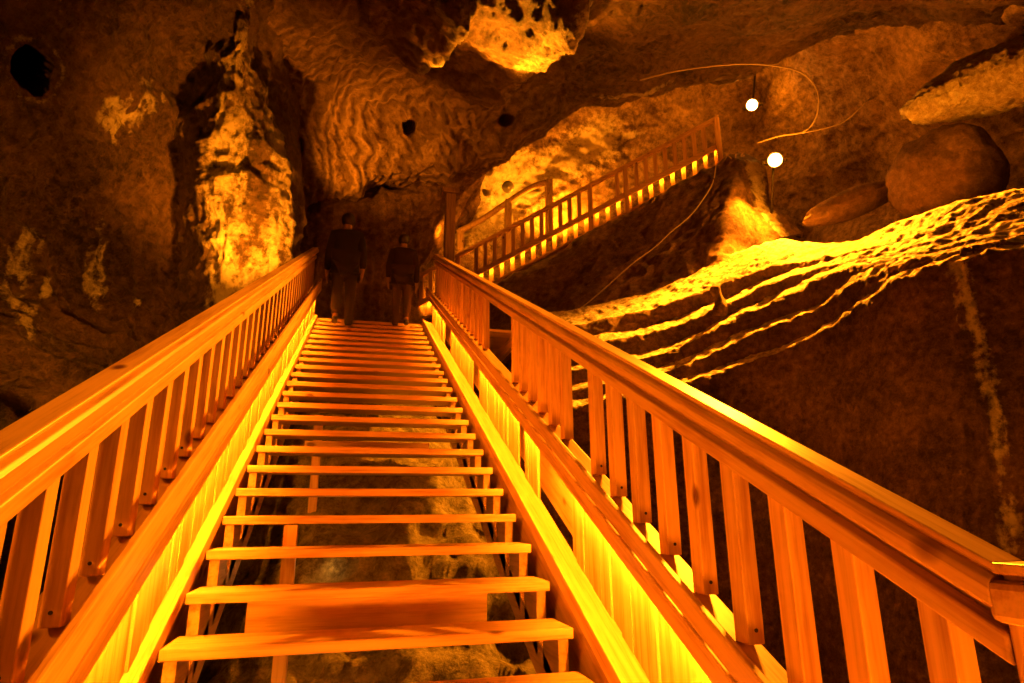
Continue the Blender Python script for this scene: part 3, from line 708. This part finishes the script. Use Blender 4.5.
# ------------------------------------------------------------------ cables and marking
bm = bmesh.new(); tube(bm, [at(u, v, d) for u, v, d in ((640, 80, 11.6), (672, 72, 11.6), (712, 66, 11.6), (756, 64, 11.7), (795, 70, 11.9), (813, 83, 12.1), (819, 100, 12.1), (815, 120, 12.2), (803, 132, 12.4), (780, 136, 12.6), (757, 143, 12.9))], .016, 8, 6)  # left stretch stands in for the lit rock crest, the loop is cable
tag(obj('power_cable', bm, cable_m, smooth=True), 'looping pale power cable around the upper floodlight, left stretch drawn for the lit rock crest', 'cable')
bm = bmesh.new(); tube(bm, [at(u, v, d) for u, v, d in ((802, 133, 12.3), (830, 127, 12.2), (848, 119, 12.1), (866, 102, 12.0), (872, 98, 12.))], .013, 8, 5)
tag(obj('power_cable', bm, cable_m, smooth=True), 'short pale cable running right from the cable loop along the rock', 'cable')
bm = bmesh.new(); tube(bm, [at(u, v, d) for u, v, d in ((716, 165, 14.3), (713, 182, 14.1), (704, 198, 13.7), (690, 216, 13.3), (671, 232, 13.), (655, 247, 12.8), (632, 264, 12.6), (605, 288, 12.5), (585, 305, 12.4), (560, 322, 12.3))], .013, 8, 6)
tag(obj('power_cable', bm, cable_m, smooth=True), 'thin pale cable trailing down the brown rock hump below the distant balustrade', 'cable')
fc = bpy.data.curves.new('rock_marking', 'FONT'); fc.body = 'XT2'; fc.size = .25; fc.extrude = .006
ft = bpy.data.objects.new('marking_text', fc); COL.objects.link(ft)
me_ = bpy.data.meshes.new_from_object(ft.evaluated_get(bpy.context.evaluated_depsgraph_get())); bpy.data.objects.remove(ft)
fo = bpy.data.objects.new('rock_marking', me_); COL.objects.link(fo); me_.materials.append(paint_m)
mp_ = at(724, 160, 14.15)
mm = look_matrix(mp_, CAM); fo.matrix_world = mm
tag(fo, 'small painted XT2 marking on the rock beside the lower floodlight', 'marking')

# ------------------------------------------------------------------ people
def skin_mesh(name, verts, edges, radii, m, parent, root=0, sub=2):
    me = bpy.data.meshes.new(name); me.from_pydata(verts, edges, []); o = bpy.data.objects.new(name, me); COL.objects.link(o)
    sk = o.modifiers.new('skin', 'SKIN'); 
    for i, r in enumerate(radii):
        d = me.skin_vertices[0].data[i]; d.radius = (r, r) if not isinstance(r, tuple) else r; d.use_root = (i == root)
    s = o.modifiers.new('sub', 'SUBSURF'); s.levels = sub; s.render_levels = sub
    dg = bpy.context.evaluated_depsgraph_get(); ev = o.evaluated_get(dg); nm = bpy.data.meshes.new_from_object(ev); nm.name = name
    o.modifiers.clear(); o.data = nm; nm.materials.clear(); nm.materials.append(m)
    nm.polygons.foreach_set('use_smooth', [True]*len(nm.polygons))
    o.parent = parent; return o
skin_m = plain('skin', (.42, .26, .17), .55)
def person(label, loc, rz, H, coat, legs_c, hair_c, stride, coat_name='jacket', look=0., lift=.0, arms=(.25, -.2)):
    r = thing('person', label, 'person', loc, rz)
    k = H/1.75
    hipz = .90*k
    V = []; E = []; R = []
    def v(p, rad, parent=None):
        V.append(tuple(c*k for c in p)); R.append(tuple(x*k for x in rad) if isinstance(rad, tuple) else rad*k)
        if parent is not None: E.append((parent, len(V)-1))
        return len(V)-1
    pel = v((0, 0, .95), (.15, .10)); 
    wai = v((0, .0, 1.10), (.135, .095), pel); che = v((0, .01, 1.30), (.165, .11), wai); shb = v((0, -.01, 1.43), (.12, .085), che)
    nec = v((0, 0, 1.50), .055, shb); hd0 = v((0, .015, 1.57), (.070, .082), nec); hd1 = v((0, .015, 1.655), (.078, .097), hd0); v((0, .005, 1.72), (.052, .062), hd1)
    chin = v((0, .085, 1.565), .032, hd0); nose = v((0, .118, 1.63), .014, hd1)
    for s in (-1, 1): v((s*.083, .0, 1.635), (.012, .022), hd1)
    J = {}
    for s in (-1, 1):
        sh = v((s*.175, -.01, 1.415), .062, shb); a = arms[0] if s < 0 else arms[1]
        el = v((s*.235, -.01+.28*math.sin(a), 1.415-.29*math.cos(a)), .045, sh)
        wr = v((s*.245, .03+.55*math.sin(a)+.06, 1.415-.53*math.cos(a)+.02), .030, el)
        w = np.array(V[wr])/k
        pa = v(tuple(w+[0, .01, -.055]), (.022, .038), wr)
        p = np.array(V[pa])/k
        for fi, (dy, ln) in enumerate(((-.030, .062), (-.010, .075), (.010, .080), (.029, .070))):
            kn = v(tuple(p+[0, dy, -.04]), .0105, pa); m1 = v(tuple(p+[-s*.004, dy*1.05, -.04-ln*.5]), .0095, kn); v(tuple(p+[-s*.018, dy*1.05+.004, -.04-ln]), .008, m1)
        tb = v(tuple(p+[-s*.005, .046, .005]), .012, pa); v(tuple(p+[-s*.012, .066, -.035]), .0095, tb)
        J['arm', s] = (sh, el, wr)
        hp = v((s*.09, 0, .88), .088, pel); st_ = stride if s > 0 else -stride
        lf = lift if s > 0 else 0
        kneef = (s*.095, .06+st_*.55, .50+lf*.8); ank = (s*.095, st_-.02-.06*(st_ < 0), .085+lf+(.06 if st_ < 0 else 0))
        kn = v(kneef, .055, hp); ca = v(tuple(.55*np.array(kneef)+.45*np.array(ank)+[0, -.025, 0]), .052, kn); an = v(ank, .036, ca); v((ank[0], ank[1]+.13, ank[2]-.05), (.036, .026), an)
        J['leg', s] = (hp, kn, ca, an)
    skin_mesh('body', V, E, R, skin_m, r)
    P = lambda i: np.array(V[i])
    def g(rad): return tuple(x*k for x in rad) if isinstance(rad, tuple) else rad*k
    # coat: torso and sleeves
    vv = [P(pel)-[0, 0, .15*k], P(pel), P(wai), P(che), P(shb), P(shb)+[0, 0, .065*k]]; rr = [g((.215, .165)), g((.205, .155)), g((.185, .135)), g((.205, .14)), g((.155, .115)), g((.072, .07))]; ee = [(0, 1), (1, 2), (2, 3), (3, 4), (4, 5)]
    for s in (-1, 1):
        sh, el, wr = J['arm', s]; b = len(vv); vv += [P(sh), P(el), P(wr)+[0, 0, .01]]; rr += [g(.082), g(.064), g(.047)]; ee += [(4, b), (b, b+1), (b+1, b+2)]
    skin_mesh(coat_name, [tuple(x) for x in vv], ee, rr, coat, r, root=1)
    vv = [P(pel)-[0, 0, .02*k]]; rr = [g((.168, .118))]; ee = []
    for s in (-1, 1):
        ids = J['leg', s]; b = len(vv); vv += [P(i) for i in ids[:3]]+[P(ids[3])+[0, 0, .0]]; rr += [g(.104), g(.075), g(.070), g(.060)]; ee += [(0, b), (b, b+1), (b+1, b+2), (b+2, b+3)]
    skin_mesh('trousers', [tuple(x) for x in vv], ee, rr, legs_c, r)
    for s in (-1, 1):
        a = P(J['leg', s][3]); skin_mesh('shoe', [tuple(a+[0, -.03*k, -.045*k]), tuple(a+[0, .06*k, -.05*k]), tuple(a+[0, .16*k, -.062*k])], [(0, 1), (1, 2)], [g((.045, .042)), g((.047, .038)), g((.040, .024))], black_metal, r)
    h = P(hd1); bm = bmesh.new(); bmesh.ops.create_uvsphere(bm, u_segments=24, v_segments=16, radius=1)
    for q in bm.verts:      # a close cap of hair, longer at the nape, open over the face
        c = q.co; f = max(0, c.y); c.z = max(c.z, -.95+1.25*f*f+.6*f); q.co = Vector((c.x*.098*k, (c.y*.118-.008)*k, c.z*.112*k))
        q.co *= 1+.04*math.sin(c.x*160)*math.sin(c.z*90)
    obj('hair', bm, hair_c, r, smooth=True, loc=tuple(h+[0, 0, .012*k]))
    for s in (-1, 1):
        bm = bmesh.new(); bmesh.ops.create_uvsphere(bm, u_segments=10, v_segments=8, radius=.012*k); obj('eye', bm, steel, r, smooth=True, loc=(s*.032*k, .095*k, 1.648*k))
    return r
coat1 = plain('black_coat_cloth', (.010, .008, .007), 1.); coat2 = plain('dark_brown_coat_cloth', (.022, .012, .008), 1.)
jeans = plain('dark_trouser_cloth', (.018, .012, .009), 1.); jeans2 = plain('brown_trouser_cloth', (.05, .028, .016), 1.); hair1 = plain('dark_hair', (.02, .014, .01), .5)
p1 = onx  # (placement below is in stair coordinates)
person('tall person in black jacket climbing the top steps, seen from behind, on the left', (-.42, 20*RUN+.16, 20*RISE), .05, 1.88, coat1, jeans, hair1, .14, arms=(.15, -.12))
person('shorter person in dark brown jacket at the top of the stairs, on the right', (.47, 21*RUN+.17, 21*RISE), -.08, 1.62, coat2, jeans2, hair1, -.12, arms=(-.15, .2))

# ------------------------------------------------------------------ lights
def area(name, p, aim, size, power, col=LAMP, size_y=None, spread=math.pi):
    l = bpy.data.lights.new(name, 'AREA'); l.energy = power; l.color = col; l.size = size; l.spread = spread
    if size_y: l.shape = 'RECTANGLE'; l.size_y = size_y
    o = bpy.data.objects.new(name, l); COL.objects.link(o)
    m = look_matrix(p, aim); 
    R = m.to_3x3() @ Matrix(((-1, 0, 0), (0, 1, 0), (0, 0, -1)))
    o.matrix_world = Matrix.Translation(Vector(p)) @ R.to_4x4(); return o
def point(name, p, power, col=LAMP, r=.1):
    l = bpy.data.lights.new(name, 'POINT'); l.energy = power; l.color = col; l.shadow_soft_size = r
    o = bpy.data.objects.new(name, l); COL.objects.link(o); o.location = p; return o
def spot(name, p, aim, power, angle, col=LAMP, r=.08, blend=.6):
    l = bpy.data.lights.new(name, 'SPOT'); l.energy = power; l.color = col; l.spot_size = math.radians(angle); l.spot_blend = blend; l.shadow_soft_size = r
    o = bpy.data.objects.new(name, l); COL.objects.link(o)
    m = look_matrix(p, aim); R = m.to_3x3() @ Matrix(((-1, 0, 0), (0, 1, 0), (0, 0, -1)))
    o.matrix_world = Matrix.Translation(Vector(p)) @ R.to_4x4(); return o
tc_ = Vector(CAM)
def toward(p, q, d): p = Vector(p); return p+(Vector(q)-p).normalized()*d
spot('lamp_upper', toward(l1, tc_, .3), (0, 1.5, .8), 17000, 40, r=.14, blend=.8)
spot('lamp_lower', toward(l2, tc_, .3), at(740, 330, 9.5), 15000, 84, r=.14, blend=.8)
point('lamp_upper_spill', toward(l1, tc_, .3), 75, r=.12)
point('lamp_lower_spill', toward(l2, tc_, .3), 130, r=.12)
spot('left_wall_fill', at(125, 395, 5.2), at(95, 262, 8.), 700, 80, blend=1.)  # unseen fill added to bring up the dark left wall and its streaks
spot('ledge_right_flood', toward(l2, at(980, 205, 8.4), .3), at(980, 205, 8.4), 16000, 44, blend=1.)
spot('spur_flood', toward(l2, at(748, 225, 13), .25), at(748, 225, 13), 2200, 80, blend=1.)
spot('column_flood', at(268, 292, 7.4), at(240, 200, 8.7), 1900, 76, blend=1.)
spot('flight_flood', at(560, 232, 17.2), at(545, 160, 18), 900, 150)
spot('ledge_flood', at(440, 240, 15.6), at(490, 200, 17.6), 150, 110)
spot('pick_fill', at(322, 196, 12.2), at(395, 135, 13.8), 520, 100, blend=1.)  # unseen spot set low so its grazing light brings out the pick marks
spot('crest_flood', at(470, 150, 11.), at(545, 5, 9.2), 2300, 74, blend=1.)
spot('crescent_fill', at(450, 112, 10.6), at(441, 22, 9.9), 500, 50, blend=1.)  # unseen spot added to light the second ceiling ridge
spot('outcrop_flood', at(880, 150, 9.0), at(960, 90, 9.3), 260, 80)
area('stair_flood', (-1.02, -5.0, -1.25), (.5, 1.3, .55), .5, 40, col=FLOOD, spread=math.radians(54))
spot('left_cave_flood', (-5.6, -2.2, 4.2), (1., .9, .9), 950, 40, r=.2)
point('pit_lamp', (-.3, .8, -.62), 3, (1., .42, .07), .1)
point('pit_lamp', (-.25, 2.3, .1), 2.5, (1., .42, .07), .1)

w = bpy.data.worlds.new('world'); sc.world = w; w.use_nodes = True
w.node_tree.nodes['Background'].inputs[0].default_value = (1., .28, .02, 1); w.node_tree.nodes['Background'].inputs[1].default_value = .012
vs_ = sc.view_settings; vs_.view_transform = 'Standard'; vs_.look = 'None'; vs_.exposure = 0; vs_.gamma = 1; vs_.use_curve_mapping = False
sc.display_settings.display_device = 'sRGB'
sc.cycles.max_bounces = 6; sc.cycles.diffuse_bounces = 3; sc.cycles.glossy_bounces = 3
sc.cycles.sample_clamp_indirect = 4; sc.cycles.use_denoising = True; sc.cycles.caustics_reflective = False; sc.cycles.caustics_refractive = False
